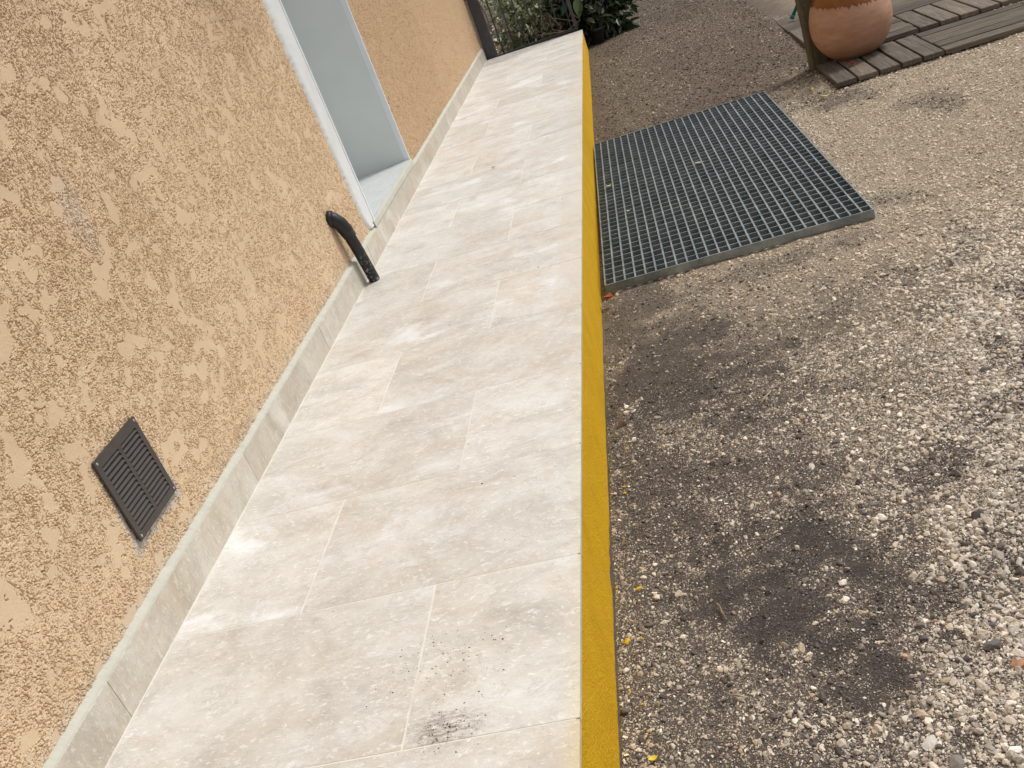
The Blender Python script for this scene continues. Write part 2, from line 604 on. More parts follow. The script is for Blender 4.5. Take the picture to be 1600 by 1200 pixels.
def mat_leaf(name):
    n = N(name)
    a = n.attr('col')
    n.done(a, 0.42, None, 0.4)
    tr = n.t.nodes.new('ShaderNodeBsdfTranslucent')
    n.link(n.mix(1.0, a, (0.9, 1.1, 0.5), 'MULTIPLY'), tr.inputs['Color'])
    ms = n.t.nodes.new('ShaderNodeMixShader')
    ms.inputs[0].default_value = 0.22
    n.link(n.b.outputs[0], ms.inputs[1])
    n.link(tr.outputs[0], ms.inputs[2])
    n.link(ms.outputs[0], n.out.inputs['Surface'])
    return n.m


M['yellow'] = mat_yellow()
M['pipe'] = mat_pipe()
M['deck'] = mat_wood('weathered_deck_wood', (0.088, 0.072, 0.057), (0.155, 0.130, 0.104), (0.24, 0.207, 0.17))
M['post'] = mat_wood('mossy_timber', (0.055, 0.052, 0.032), (0.10, 0.092, 0.06), (0.16, 0.145, 0.10))
M['jar'] = mat_jar()
M['steel'] = mat_steel()
M['ground'] = mat_attr('gravelly_soil', rough=0.95, scale=330, var=0.55, bump=0.9, bdist=0.004)
M['gravel'] = mat_attr('gravel_stone', kind='INSTANCER', scale=260, var=0.22, bump=0.3, bdist=0.0015)
M['litter'] = mat_attr('dry_litter', rough=0.8, scale=120, var=0.25, bump=0.2)
M['leaf'] = mat_leaf('shrub_leaf')

# ------------------------------------------------------------------ ground
PATCHES = [  # x, y, rx, ry, rotation, strength : damp, dirty, finer ground
    (1.24, 1.57, 0.17, 0.29, 0.12, 1.09), (1.21, 1.62, 0.11, 0.16, 0.0, 1.09), (1.10, 2.72, 0.26, 0.40, 0.25, 0.92), (1.61, 1.86, 0.13, 0.055, 0.6, 0.55),
    (1.36, 1.98, 0.08, 0.12, 0.5, 0.55), (1.53, 1.48, 0.16, 0.045, 0.15, 0.6), (1.05, 2.05, 0.16, 0.30, 0.2, 0.70),
    (1.20, 1.15, 0.14, 0.035, 0.0, 0.6), (2.44, 4.60, 0.10, 0.15, 0.0, 0.5), (1.00, 1.55, 0.09, 0.35, 0.0, 0.42),
    (0.97, 3.15, 0.20, 0.26, 0.0, 0.85), (2.15, 5.15, 0.14, 0.22, 0.5, 0.7), (1.42, 3.22, 0.40, 0.07, 0.05, 0.55),
    (1.33, 1.33, 0.10, 0.06, 0.4, 0.5), (1.62, 2.75, 0.05, 0.16, -0.6, 0.5), (1.95, 3.55, 0.05, 0.14, 0.9, 0.4),
]
GX0, GX1, GY0, GY1 = 0.912, 1.90, 3.385, 5.60          # grating footprint


def zones(x, y):
    """0..1 dirt amount, brown (far) amount, coarse amount"""
    nz = fbm(x * 7, y * 7, 5, 5, 0.55)
    nf = fbm(x * 31, y * 31, 15, 3, 0.6)
    d = np.zeros_like(x)
    for (cx, cy, rx, ry, a, s) in PATCHES:
        ca, sa = math.cos(a), math.sin(a)
        u = ((x - cx) * ca + (y - cy) * sa) / rx
        v = (-(x - cx) * sa + (y - cy) * ca) / ry
        r = np.sqrt(u * u + v * v) + (nz - 0.5) * 2.0 + (nf - 0.5) * 1.5
        d = np.maximum(d, s * sstep(r, 1.85, 0.30))
    d = np.maximum(d * 0.92, 0.30 * sstep(nz, 0.54, 0.70) * sstep(y, 3.6, 2.6))
    d = np.maximum(d, 0.24 * sstep(x - 0.16 * (y - 1.0) + (nz - 0.5) * 0.55 + (nf - 0.5) * 0.3, 1.36, 1.02) * sstep(y, 3.6, 3.2))
    edge = sstep(x + (nz - 0.5) * 0.25, W + 0.16, W + 0.02)
    d = np.maximum(d, 0.55 * edge * sstep(y, 1.7, 2.4))
    brown = sstep(y + (nz - 0.5) * 1.2 + np.clip(2.0 - x, -1, 1) * 0.5, 5.2, 6.0) * sstep(x, 2.75, 2.25)
    coarse = sstep(x - 0.30 * (y - 1.05) + (nz - 0.5) * 0.5, 1.16, 1.52) * sstep(y, 3.9, 2.7)
    return d, brown, coarse


def ground_z(x, y):
    z = -0.238 - 0.022 * np.clip(x - W, -2, 6) + 0.055 * sstep(y, 6.2, 9.2)
    z = z + (fbm(x * 2.2, y * 2.2, 2, 3) - 0.5) * 0.022 + (fbm(x * 11, y * 11, 4, 3) - 0.5) * 0.010
    z = z - 0.012 * sstep(x, W + 0.10, W) * sstep(y, 2.2, 3.2) * sstep(y, 6.5, 5.5)
    return z


def base_cols(x, y):
    d, b, c = zones(x, y)
    fine = fbm(x * 30, y * 30, 9, 3)
    near = sstep(y, 3.3, 2.2)
    beige = np.stack([0.38 + 0 * x, 0.31 + 0 * x, 0.232 + 0 * x], -1)
    soil = np.array([0.165, 0.135, 0.108])
    dark = np.array([0.062, 0.053, 0.050])
    brn = np.array([0.135, 0.104, 0.08])
    col = beige * (1 - near[..., None]) + soil * near[..., None]
    col = col + (dark - col) * (d * 0.85)[..., None]
    col = col + (brn - col) * (b * 0.9)[..., None]
    return col * (0.75 + 0.5 * fine)[..., None]


gx = axis((-60, -6, 6), (-6, -1, 0.5), (-1, 0.80, 0.15), (0.80, 2.2, 0.014), (2.2, 4.2, 0.028), (4.2, 8, 0.4), (8, 60, 6.5))
gy = axis((-60, -4, 7), (-4, 0.7, 0.4), (0.7, 3.2, 0.014), (3.2, 6.0, 0.018), (6.0, 12.5, 0.045), (12.5, 20, 0.5), (20, 120, 10))
X, Y = np.meshgrid(gx, gy, indexing='ij')
Z = ground_z(X, Y)
shade_pit = sstep(X, GX0 + 0.012, GX0 + 0.04) * sstep(X, GX1 - 0.012, GX1 - 0.04) * sstep(Y, GY0 + 0.03, GY0 + 0.06) * sstep(Y, GY1 - 0.012, GY1 - 0.04)
Z = Z - 0.16 * shade_pit  # dip added under the grating so that its cells look dark
V = np.stack([X.ravel(), Y.ravel(), Z.ravel()], 1)
gme = mesh_np('ground', V, grid_faces(len(gx), len(gy)), M['ground'], True)
ca = gme.attributes.new('col', 'FLOAT_COLOR', 'POINT')
bc = base_cols(X.ravel(), Y.ravel())
ca.data.foreach_set('color', np.concatenate([bc, np.ones((len(bc), 1))], 1).astype(np.float32).ravel())
tag(link('ground', gme), kind='structure')

# ------------------------------------------------------------------ tiled path
path = MB().box(0.0, W - 0.0085, -0.6, 9.0, -0.34, -0.05).mesh('tiled_path', M['concrete'])
path = tag(link('tiled_path', path), kind='structure')


def floor_z(x):
    return -SL * (x - W)


# bed of grout just under the tile tops
gb = MB()
gb.add([(0.0, -0.6, floor_z(0) - 0.012), (W - 0.006, -0.6, -0.0118), (W - 0.006, 9.0, -0.0118), (0.0, 9.0, floor_z(0) - 0.012),
        (0.0, -0.6, floor_z(0) - 0.0006), (W - 0.006, -0.6, -0.0005), (W - 0.006, 8.998, -0.0005), (0.0, 8.998, floor_z(0) - 0.0006)],
       [(0, 3, 2, 1), (4, 5, 6, 7), (0, 1, 5, 4), (1, 2, 6, 5), (2, 3, 7, 6), (3, 0, 4, 7)])
gb.build('grout_bed', M['grout'], path)
ROW, Y0 = 0.4155, 1.1066
meshes = {}
for k in range(-4, 19):
    cuts = [0.012, 0.5995, W] if k % 2 == 0 else [0.012, 0.306, W]
    for a, b in zip(cuts[:-1], cuts[1:]):
        g = 0.0016
        x0 = a + g if a > 0.02 else a
        x1 = b - g if b < W - 0.01 else b
        key = round(x1 - x0, 4)
        if key not in meshes:
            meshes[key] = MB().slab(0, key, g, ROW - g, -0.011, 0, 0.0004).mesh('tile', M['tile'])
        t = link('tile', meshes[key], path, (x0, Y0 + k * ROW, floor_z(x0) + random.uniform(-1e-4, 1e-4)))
        t.rotation_euler = (random.uniform(-2e-4, 2e-4), math.atan(SL) + random.uniform(-2e-4, 2e-4), 0)

# painted riser: thin rough coat with a ragged lower edge
ry = axis((-0.6, 0.9, 0.05), (0.9, 4, 0.006), (4, 9.0, 0.012))
rz = np.linspace(0, 1, 14)
RY, RT = np.meshgrid(ry, rz, indexing='ij')
bot = -0.268 + (fbm(ry * 14, ry * 0 + 3, 6, 5, 0.6) - 0.5) * 0.05
bot = bot + 0.026 * sstep(ry, 1.66, 1.74) * sstep(ry, 1.98, 1.86)
top = -0.0125
bot = np.where((ry > 3.2) & (ry < 9), bot - 0.05, bot)
RZ = top + (bot[:, None] - top) * RT
RX = W - 0.0045 + (fbm(RY * 10, RZ * 10, 8, 2) - 0.5) * 0.0025 + (fbm(RY * 60, RZ * 60, 8, 2) - 0.5) * 0.0015 - 0.003 * sstep(RT, 0.93, 1.0)
rme = mesh_np('painted_riser', np.stack([RX.ravel(), RY.ravel(), RZ.ravel()], 1), grid_faces(len(ry), len(rz))[:, ::-1], M['yellow'], True)
rob = link('painted_riser', rme, path)
rob['label'] = 'ochre yellow painted riser of the path'
# end face of the path
MB().box(0.0, W - 0.006, 9.0005, 9.006, -0.34, -0.013).build('end_face', M['yellow'], path)

# ------------------------------------------------------------------ house wall
house = empty('house_wall', (0, 0, 0))
tag(house, 'sandy orange rough rendered house wall with a recessed white opening', 'wall')
OY0, OY1, OTOP = 4.012, 5.025, 2.15
body = MB()
body.box(-0.55, -0.013, -0.9, OY0 - 0.004, -0.3, 2.75)
body.box(-0.55, -0.013, OY1 + 0.004, 9.06, -0.3, 2.75)
body.box(-0.55, -0.013, OY0 - 0.004, OY1 + 0.004, OTOP + 0.004, 2.75)
body.box(-0.55, -0.013, OY0 - 0.004, OY1 + 0.004, -0.3, 0.12)
body.build('wall_core', M['concrete'], house)


def render_height(y, z):
    """crushed render: torn crumbs with deep cracks between them, tops trowelled to flush flats"""
    yy = y + (fbm(y * 130, z * 130, 31, 2) - 0.5) * 0.007
    zz = z + (fbm(y * 130, z * 130, 37, 2) - 0.5) * 0.007
    f1, f2, h1 = worley(yy / 0.0092, zz / 0.0088, 1)
    g1, g2, h2 = worley(yy / 0.0060, zz / 0.0058, 2)
    low = fbm(y / 0.050, z / 0.040, 12, 2, 0.55)
    mid = fbm(y / 0.019, z / 0.024, 14, 3)
    wide = fbm(y / 0.30, z / 0.30, 16, 2)
    foot = sstep(z, 0.30, 0.16)
    key = low + 0.22 * (mid - 0.5) + 0.10 * (h1 - 0.5) + 0.12 * (wide - 0.5) - 0.10 * foot - 0.05 * sstep(y, 2.2, 3.6)
    flat = sstep(key, 0.668, 0.685)
    gate = sstep(0.35 * mid + 0.65 * h1, 0.42, 0.60)
    crack1 = sstep(f2 - f1, 0.20, 0.02) * gate
    crack2 = sstep(g2 - g1, 0.24, 0.03) * sstep(0.5 * vnoise(y / 0.009, z / 0.009, 18) + 0.5 * h2, 0.42, 0.60)
    dome = np.sqrt(np.clip(1 - (g1 / 0.9) ** 2, 0, 1))
    crumb = 0.0022 + 0.0014 * h1 + 0.0010 * h2 + 0.0019 * dome
    rough = crumb - 0.0052 * crack1 - 0.0028 * crack2 + 0.0014 * (mid - 0.5)
    rim = sstep(key, 0.640, 0.672) * (1 - flat)
    rough = rough - 0.0065 * rim * sstep(fbm(y / 0.015, z / 0.015, 71, 2), 0.54, 0.64)
    h = rough * (1 - flat) + (0.0040 + 0.0004 * mid) * flat
    h = np.minimum(h, 0.0066)
    return h - 0.0040 + (fbm(y * 6, z * 6, 20, 2) - 0.5) * 0.004


def render_panel(ys, zs, name='render_coat'):
    A, B = np.meshgrid(ys, zs, indexing='ij')
    H = render_height(A, B)
    v = np.stack([H.ravel(), A.ravel(), B.ravel()], 1)
    me = mesh_np(name, v, grid_faces(len(ys), len(zs)), M['render'], False)
    return link(name, me, house)


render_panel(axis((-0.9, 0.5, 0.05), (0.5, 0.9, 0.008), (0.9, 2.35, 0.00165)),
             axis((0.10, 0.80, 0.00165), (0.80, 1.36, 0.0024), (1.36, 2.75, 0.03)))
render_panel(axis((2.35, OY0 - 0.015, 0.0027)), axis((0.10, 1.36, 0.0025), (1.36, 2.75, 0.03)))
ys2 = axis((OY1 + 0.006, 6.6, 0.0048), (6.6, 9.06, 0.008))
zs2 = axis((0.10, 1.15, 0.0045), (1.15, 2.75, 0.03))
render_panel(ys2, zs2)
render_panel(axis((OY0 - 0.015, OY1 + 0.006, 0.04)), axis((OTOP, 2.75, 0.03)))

# skirting tiles, each with its own joint
sk_len = 0.8185
sk = 0.493
i = 0
skm = MB().slab(-0.0085, 0.0, 0.001, sk_len - 0.001, 0.0, 0.096, 0.0012).mesh('skirting_tile', M['skirt'])
edges = [sk + sk_len * j for j in range(-2, 11)]
for a in edges:
    if a > 8.95:
        break
    L = min(sk_len, 9.02 - a)
    if L < sk_len - 0.001:
        me = MB().slab(-0.0085, 0.0, 0.001, L - 0.001, 0.0, 0.096, 0.0012).mesh('skirting_tile', M['skirt'])
    else:
        me = skm
    link('skirting_tile', me, house, (0.0135 + random.uniform(-4e-4, 4e-4), a, 0.0305 + random.uniform(-0.0008, 0.0008)))
# grout line at the foot of the skirting
MB().box(0.0128, 0.0165, -0.9, 9.0, 0.0275, 0.0322).build('skirting_grout', M['grout'], house)

# mortar fillet on top of the skirting: ragged upper edge
fy = axis((-0.9, 0.8, 0.04), (0.8, 4.2, 0.0025), (4.2, 9.03, 0.008))
ft = np.linspace(0, 1, 9)
FY, FT = np.meshgrid(fy, ft, indexing='ij')
rag = (fbm(fy * 38, fy * 0 + 1, 41, 5, 0.8) - 0.5) * 0.010 + (fbm(fy * 3, fy * 0 + 7, 43, 2) - 0.5) * 0.008
under = sstep(fy, OY0 - 0.06, OY0 + 0.02) * sstep(fy, OY1 + 0.06, OY1 - 0.02)
rag = rag * (1 - under)
hh = 0.0145 + rag
FX = 0.0132 + (-0.0165) * FT ** 1.6 + (fbm(FY * 70, FT * 3, 45, 3) - 0.5) * 0.003
FZ = 0.1268 + hh[:, None] * FT - 0.003 * (FT < 0.01)
fme = mesh_np('mortar_fillet', np.stack([FX.ravel(), FY.ravel(), FZ.ravel()], 1), grid_faces(len(fy), len(ft)), M['fillet'], True)
link('mortar_fillet', fme, house)

# recessed opening: white band, corner bead, jambs, sill, door at the back
by = 10
bz = axis((0.142, 1.3, 0.006), (1.3, OTOP + 0.1, 0.03))
outer = OY0 - 0.130 - 0.075 * sstep(bz, 0.0, 1.6) + (fbm(bz * 60, bz * 0, 51, 4, 0.8) - 0.5) * 0.016
outer = outer + 0.055 * np.exp(-((bz - 0.142) / 0.028))
S = np.linspace(0, 1, by)
BZ, BS = np.meshgrid(bz, S, indexing='ij')
BY = outer[:, None] + (OY0 - 0.012 - outer[:, None]) * BS
BX = 0.0045 + 0.006 * sstep(BS, 0, 0.25) + (fbm(BY * 60, BZ * 60, 53, 3) - 0.5) * 0.003 - 0.012 * (BS < 0.01)
link('white_band', mesh_np('white_band', np.stack([BX.ravel(), BY.ravel(), BZ.ravel()], 1), grid_faces(len(bz), by)[:, ::-1], M['white'], True), house)
MB().box(-0.02, 0.0135, OY0 - 0.0125, OY0 + 0.001, 0.1560, OTOP).build('corner_bead', M['bead'], house)
MB().box(-0.02, 0.0065, OY1 - 0.001, OY1 + 0.010, 0.150, OTOP).build('corner_bead', M['bead'], house)
D = 0.46
MB().box(-D, -0.0205, OY0 - 0.0035, OY0 + 0.0, 0.10, OTOP).build('jamb', M['jamb'], house)
MB().box(-D, -0.0205, OY1 - 0.0005, OY1 + 0.0035, 0.10, OTOP).build('jamb', M['jamb'], house)
MB().box(-D, -0.004, OY0 + 0.002, OY1 - 0.002, OTOP - 0.001, OTOP + 0.0035).build('lintel_soffit', M['jamb'], house)
MB().slab(-D, 0.0035, OY0 + 0.0015, OY1 - 0.0015, 0.123, 0.166, 0.002).build('sill', M['sill'], house)
# cream nosing of the sill
sy = axis((OY0 - 0.03, OY1 + 0.012, 0.006))
st = np.linspace(0, 1, 6)
SY, ST = np.meshgrid(sy, st, indexing='ij')
SX = 0.0165 - 0.004 * ST - 0.006 * (ST > 0.99) + (fbm(SY * 50, ST * 4, 61, 3) - 0.5) * 0.003
SZ = 0.1335 + (0.0305 + (fbm(SY * 30, SY * 0, 63, 3) - 0.5) * 0.004) * ST
link('sill_edge', mesh_np('sill_edge', np.stack([SX.ravel(), SY.ravel(), SZ.ravel()], 1), grid_faces(len(sy), len(st)), M['fillet'], True), house)
door = MB().box(-D + 0.002, -D + 0.042, OY0 + 0.003, OY1 - 0.003, 0.170, OTOP - 0.004).build('door', M['jamb'], house)
MB().tube([(-D + 0.042, OY0 + 0.10, 1.10), (-D + 0.085, OY0 + 0.10, 1.10), (-D + 0.088, OY0 + 0.20, 1.10)], 0.009, 10).build('handle', M['screw'], door, True)

# ------------------------------------------------------------------ ventilation grille
vent = empty('ventilation_grille', (0.003, 1.612, 0.231))
tag(vent, 'small dark brown louvred ventilation grille screwed to the orange wall', 'vent')
vw, vh = 0.197, 0.199
MB().box(-0.004, 0.0005, 0.004, vw - 0.004, 0.004, vh - 0.004).build('back_plate', M['black'], vent)
fr = MB()
bt, bs, mu = 0.021, 0.016, 0.012
t = 0.0065
fr.box(0.0008, t, 0, vw, 0, bs)
fr.box(0.0008, t, 0, vw, vh - bt, vh)
fr.box(0.0008, t - 0.0003, 0, bs, bs, vh - bt)
fr.box(0.0008, t - 0.0003, vw - bs, vw, bs, vh - bt)
fr.box(0.0008, t - 0.0006, vw / 2 - mu / 2, vw / 2 + mu / 2, bs, vh - bt)
fr.build('frame', M['brown_plastic'], vent)
ns = 14
pitch = (vh - bt - bs) / ns
half = vw / 2 - mu / 2 - bs
sl = MB()
L = half - 0.001
sl.add([(0.0015, 0, pitch * 0.86), (0.0062, 0, pitch * 0.40), (0.0068, 0, pitch * 0.22), (0.0018, 0, pitch * 0.62),
        (0.0015, L, pitch * 0.86), (0.0062, L, pitch * 0.40), (0.0068, L, pitch * 0.22), (0.0018, L, pitch * 0.62)],
       [(0, 1, 5, 4), (1, 2, 6, 5), (2, 3, 7, 6), (3, 0, 4, 7), (0, 3, 2, 1), (4, 5, 6, 7)])
slm = sl.mesh('slat', M['brown_plastic'])
for c0 in (bs + 0.0005, vw / 2 + mu / 2 + 0.0005):
    for j in range(ns):
        link('slat', slm, vent, (0, c0, bs + j * pitch))
scm = MB().tube([(0.0060, 0, 0), (0.0076, 0, 0), (0.0082, 0, 0)], [0.0034, 0.0034, 0.002], 10).mesh('screw', M['screw'], True)
for (a, b) in ((0.008, 0.008), (vw - 0.008, 0.008), (0.008, vh - 0.008), (vw - 0.008, vh - 0.008)):
    link('screw', scm, vent, (0, a, b))

# ------------------------------------------------------------------ drain pipe at the wall
pipe = empty('drain_pipe', (0.048, 3.580, 0.032))
tag(pipe, 'black plastic drain pipe elbow coming out of the wall down to the tiles', 'pipe')
pts = [(0, 0, 0), (-0.001, -0.012, 0.06), (-0.004, -0.030, 0.15), (-0.008, -0.046, 0.22), (-0.016, -0.057, 0.262), (-0.030, -0.064, 0.288), (-0.048, -0.067, 0.298), (-0.075, -0.067, 0.300)]
tube = MB().tube(pts, 0.0225, 20, False)
tube.build('tube', M['pipe'], pipe, True)
inn = MB().tube([(0, 0, 0.0006), (-0.001, -0.010, 0.05)], 0.0185, 20, True)
inn.build('bore', M['black'], pipe, True)
MB().tube([(-0.006, -0.040, 0.205), (-0.009, -0.049, 0.235), (-0.017, -0.059, 0.268), (-0.032, -0.066, 0.293), (-0.050, -0.068, 0.301)], [0.0255, 0.0275, 0.0275, 0.0275, 0.0275], 20).build('elbow', M['pipe'], pipe, True)
MB().tube([(-0.034, -0.066, 0.295), (-0.052, -0.068, 0.3015)], [0.0315, 0.0315], 20).build('socket', M['pipe'], pipe, True)

# ------------------------------------------------------------------ steel grating
gr = empty('steel_grating', (GX0 + 0.006, 3.386, -0.2015), (0, math.atan(0.0245), math.radians(0.5)))
tag(gr, 'galvanised steel grating panel lying on the gravel beside the yellow riser', 'grating')
gw, gl, gh = 0.975, 2.205, 0.031
nb, nc = 26, 40
lm = MB().box(-0.0032, 0.0032, 0.0055, gl - 0.0055, -gh + 0.002, 0).mesh('bearing_bar', M['steel'])
for j in range(1, nb - 1):
    link('bearing_bar', lm, gr, (gw * j / (nb - 1) + random.uniform(-4e-4, 4e-4), 0, random.uniform(-4e-4, 4e-4)))
cm = MB().box(0.0055, gw - 0.0055, -0.0021, 0.0021, -gh + 0.003, -0.0009).mesh('cross_bar', M['steel'])
for j in range(1, nc):
    link('cross_bar', cm, gr, (0, gl * j / nc + random.uniform(-6e-4, 6e-4), random.uniform(-3e-4, 3e-4)))
em = MB().box(0, gw, -0.0025, 0.0025, -gh, 0.0006).mesh('edge_bar', M['steel'])
link('edge_bar', em, gr, (0, 0.0025, 0))
link('edge_bar', em, gr, (0, gl - 0.0025, 0))
em2 = MB().box(-0.0025, 0.0025, 0.0056, gl - 0.0056, -gh, 0.0006).mesh('edge_bar', M['steel'])
link('edge_bar', em2, gr, (0.0025, 0, 0))
link('edge_bar', em2, gr, (gw - 0.0025, 0, 0))

# ------------------------------------------------------------------ wooden deck
deck = empty('wooden_deck', (2.19, 5.292, -0.233), (0, math.atan(0.0245), math.radians(-0.6)))
tag(deck, 'weathered brown wooden deck of chequered slatted squares on the gravel', 'deck')
TS = 0.545
sw = TS / 5
slat_m = []
for q in range(3):
    b = MB().slab(0.002, TS - 0.004, 0.005, sw - 0.007, -0.024, 0, 0.003)
    slat_m.append(b.mesh('slat', M['deck']))
# ribbed slats for the squares whose boards run across
rib = MB()
rw = (sw - 0.012) / 4
for q in range(4):
    rib.slab(0.002, TS - 0.004, 0.005 + q * rw + 0.0018, 0.005 + (q + 1) * rw - 0.0018, -0.024, 0, 0.003)
rib.box(0.0025, TS - 0.0045, 0.0055, sw - 0.0075, -0.0238, -0.006)
rib_m = rib.mesh('slat', M['deck'])
for r in range(8):
    for c in range(4):
        ox = c * TS + (0.065 if r > 0 else 0)
        oy = r * TS + (0.13 if r > 0 else 0)
        if r == 0:
            pass
        along_y = (r + c) % 2 == 0
        dt = empty('deck_tile', (ox, oy, random.uniform(-0.002, 0.002)))
        dt.parent = deck
        bm_ = MB()
        for q in range(3):
            p0 = 0.03 + q * (TS - 0.10)/2
            if along_y:
                bm_.box(0.004, TS - 0.006, p0, p0 + 0.04, -0.042, -0.0245)
            else:
                bm_.box(p0, p0 + 0.04, 0.004, TS - 0.006, -0.042, -0.0245)
        bm_.build('batten', M['deck'], dt)
        for q in range(5):
            s = link('slat', slat_m[q % 3] if along_y else rib_m, dt)
            if along_y:
                s.location = ((q + 1) * sw, random.uniform(-0.004, 0.004), random.uniform(-0.0015, 0.0015))
                s.rotation_euler = (0, 0, math.pi / 2)
            else:
                s.location = (random.uniform(-0.003, 0.003), q * sw, random.uniform(-0.0015, 0.0015))

# timber post at the corner of the deck
post = empty('timber_post', (2.228, 5.905, -0.29), (0, 0, math.radians(4)))
tag(post, 'mossy square timber post standing at the deck corner beside the jar', 'post')
pm = MB()
c_ = 0.007
hw = 0.046
ring = [(-hw + c_, -hw), (hw - c_, -hw), (hw, -hw + c_), (hw, hw - c_), (hw - c_, hw), (-hw + c_, hw), (-hw, hw - c_), (-hw, -hw + c_)]
lv = [0, 0.25, 0.6, 1.0, 1.6, 2.3, 2.5]
for k, z in enumerate(lv):
    dx, dy = 0.004 * math.sin(k * 1.7), 0.003 * math.cos(k * 2.1)
    pm.v += [(a + dx, b + dy, z) for a, b in ring]
for k in range(len(lv) - 1):
    for s in range(8):
        u = (s + 1) % 8
        pm.f.append((k * 8 + s, k * 8 + u, (k + 1) * 8 + u, (k + 1) * 8 + s))
pm.f.append(tuple(reversed(range(8))))
pm.f.append(tuple((len(lv) - 1) * 8 + s for s in range(8)))
# grain runs along the shaft: the mesh is laid along x inside a turned child
pv = [(z, a, b) for (a, b, z) in pm.v]
sh = MB()
sh.v, sh.f = pv, [tuple(f) for f in pm.f]
shaft = sh.build('shaft', M['post'], post)
shaft.rotation_euler = (0, -math.pi / 2, math.pi)
shaft.rotation_euler = Matrix(((0, 1, 0), (0, 0, 1), (1, 0, 0))).to_euler()
MB().box(-0.002, 0.0025, -hw - 0.0012, -hw + 0.006, 0.42, 2.1).build('drying_crack', M['black'], post)

# ------------------------------------------------------------------ terracotta jar
jar = empty('terracotta_jar', (2.425, 5.815, -0.2385), (0, 0, 0.3))
tag(jar, 'round terracotta jar with ochre glaze dripping from its shoulder', 'jar')
prof = [(0.0, 0.105), (0.004, 0.122), (0.03, 0.152), (0.065, 0.181), (0.105, 0.203), (0.15, 0.216), (0.195, 0.219), (0.24, 0.214), (0.29, 0.201),
        (0.34, 0.180), (0.39, 0.154), (0.43, 0.130), (0.46, 0.116), (0.49, 0.111), (0.515, 0.116), (0.53, 0.128), (0.545, 0.134), (0.553, 0.130),
        (0.552, 0.118), (0.53, 0.104), (0.49, 0.098), (0.44, 0.115), (0.36, 0.155), (0.25, 0.19), (0.12, 0.18), (0.03, 0.11)]
zz, rr_ = zip(*prof[:18])
MB().lathe(prof, 72).build('body', M['jar'], jar, True)

# teal leg of a garden chair behind the post
tl = tag(empty('teal_metal_leg', (2.365, 7.40, -0.222)), 'thin teal metal leg slanting up from the deck behind the post', 'chair leg')
MB().tube([(0, 0, 0.0), (0.10, 0.0, 0.135), (0.46, 0.0, 0.62)], 0.012, 12).build('rod', M['teal'], tl, True)
MB().tube([(-0.001, 0, -0.002), (0.014, 0.0, 0.02)], [0.0155, 0.0145], 12).build('foot_cap', M['teal'], tl, True)

# ------------------------------------------------------------------ iron gate at the end of the path
gate = empty('iron_gate', (0.0, 9.07, 0.03))
tag(gate, 'dark iron barred gate with a square post closing the end of the path', 'gate')
MB().box(0.018, 0.108, -0.03, 0.06, -0.24, 1.75).build('post', M['iron'], gate)
MB().box(-0.004, 0.014, -0.02, 0.05, -0.05, 1.75).build('wall_strip', M['screw'], gate)
MB().box(0.110, 0.86, -0.012, 0.018, -0.024, 0.000).build('bottom_rail', M['iron'], gate)
MB().box(0.110, 0.86, -0.012, 0.018, 1.55, 1.58).build('top_rail', M['iron'], gate)
brm = MB().tube([(0, 0, 0), (0, 0, 1.55)], 0.007, 10).mesh('bar', M['iron'], True)
for j in range(7):
    link('bar', brm, gate, (0.172 + j * 0.105, 0.003, -0.001))
MB().box(0.83, 0.86, -0.0125, 0.0185, 0.0002, 1.5498).build('end_stile', M['iron'], gate)
# loose cable on the post
cb = tag(empty('loose_cable', (0.06, 9.02, 0.18)), 'loose grey brown cable looped round the dark gate post', 'cable')
cp = []
for k in range(40):
    a = k / 39
    cp.append((0.02 + 0.17 * a + 0.02 * math.sin(a * 9), -0.02 + 0.01 * math.sin(a * 13), 0.40 - 0.42 * math.sin(a * math.pi * 0.62) + 0.30 * max(0, a - 0.55) + 0.0))
MB().tube(cp, 0.0055, 8).build('strand', M['wire'], cb, True)
cp2 = [(-0.03 + 0.12 * math.sin(k / 5), -0.03 - 0.005 * math.cos(k / 3), 0.38 + 0.05 * math.cos(k / 5) + 0.003 * k) for k in range(34)]
MB().tube(cp2, 0.0055, 8).build('strand', M['wire'], cb, True)


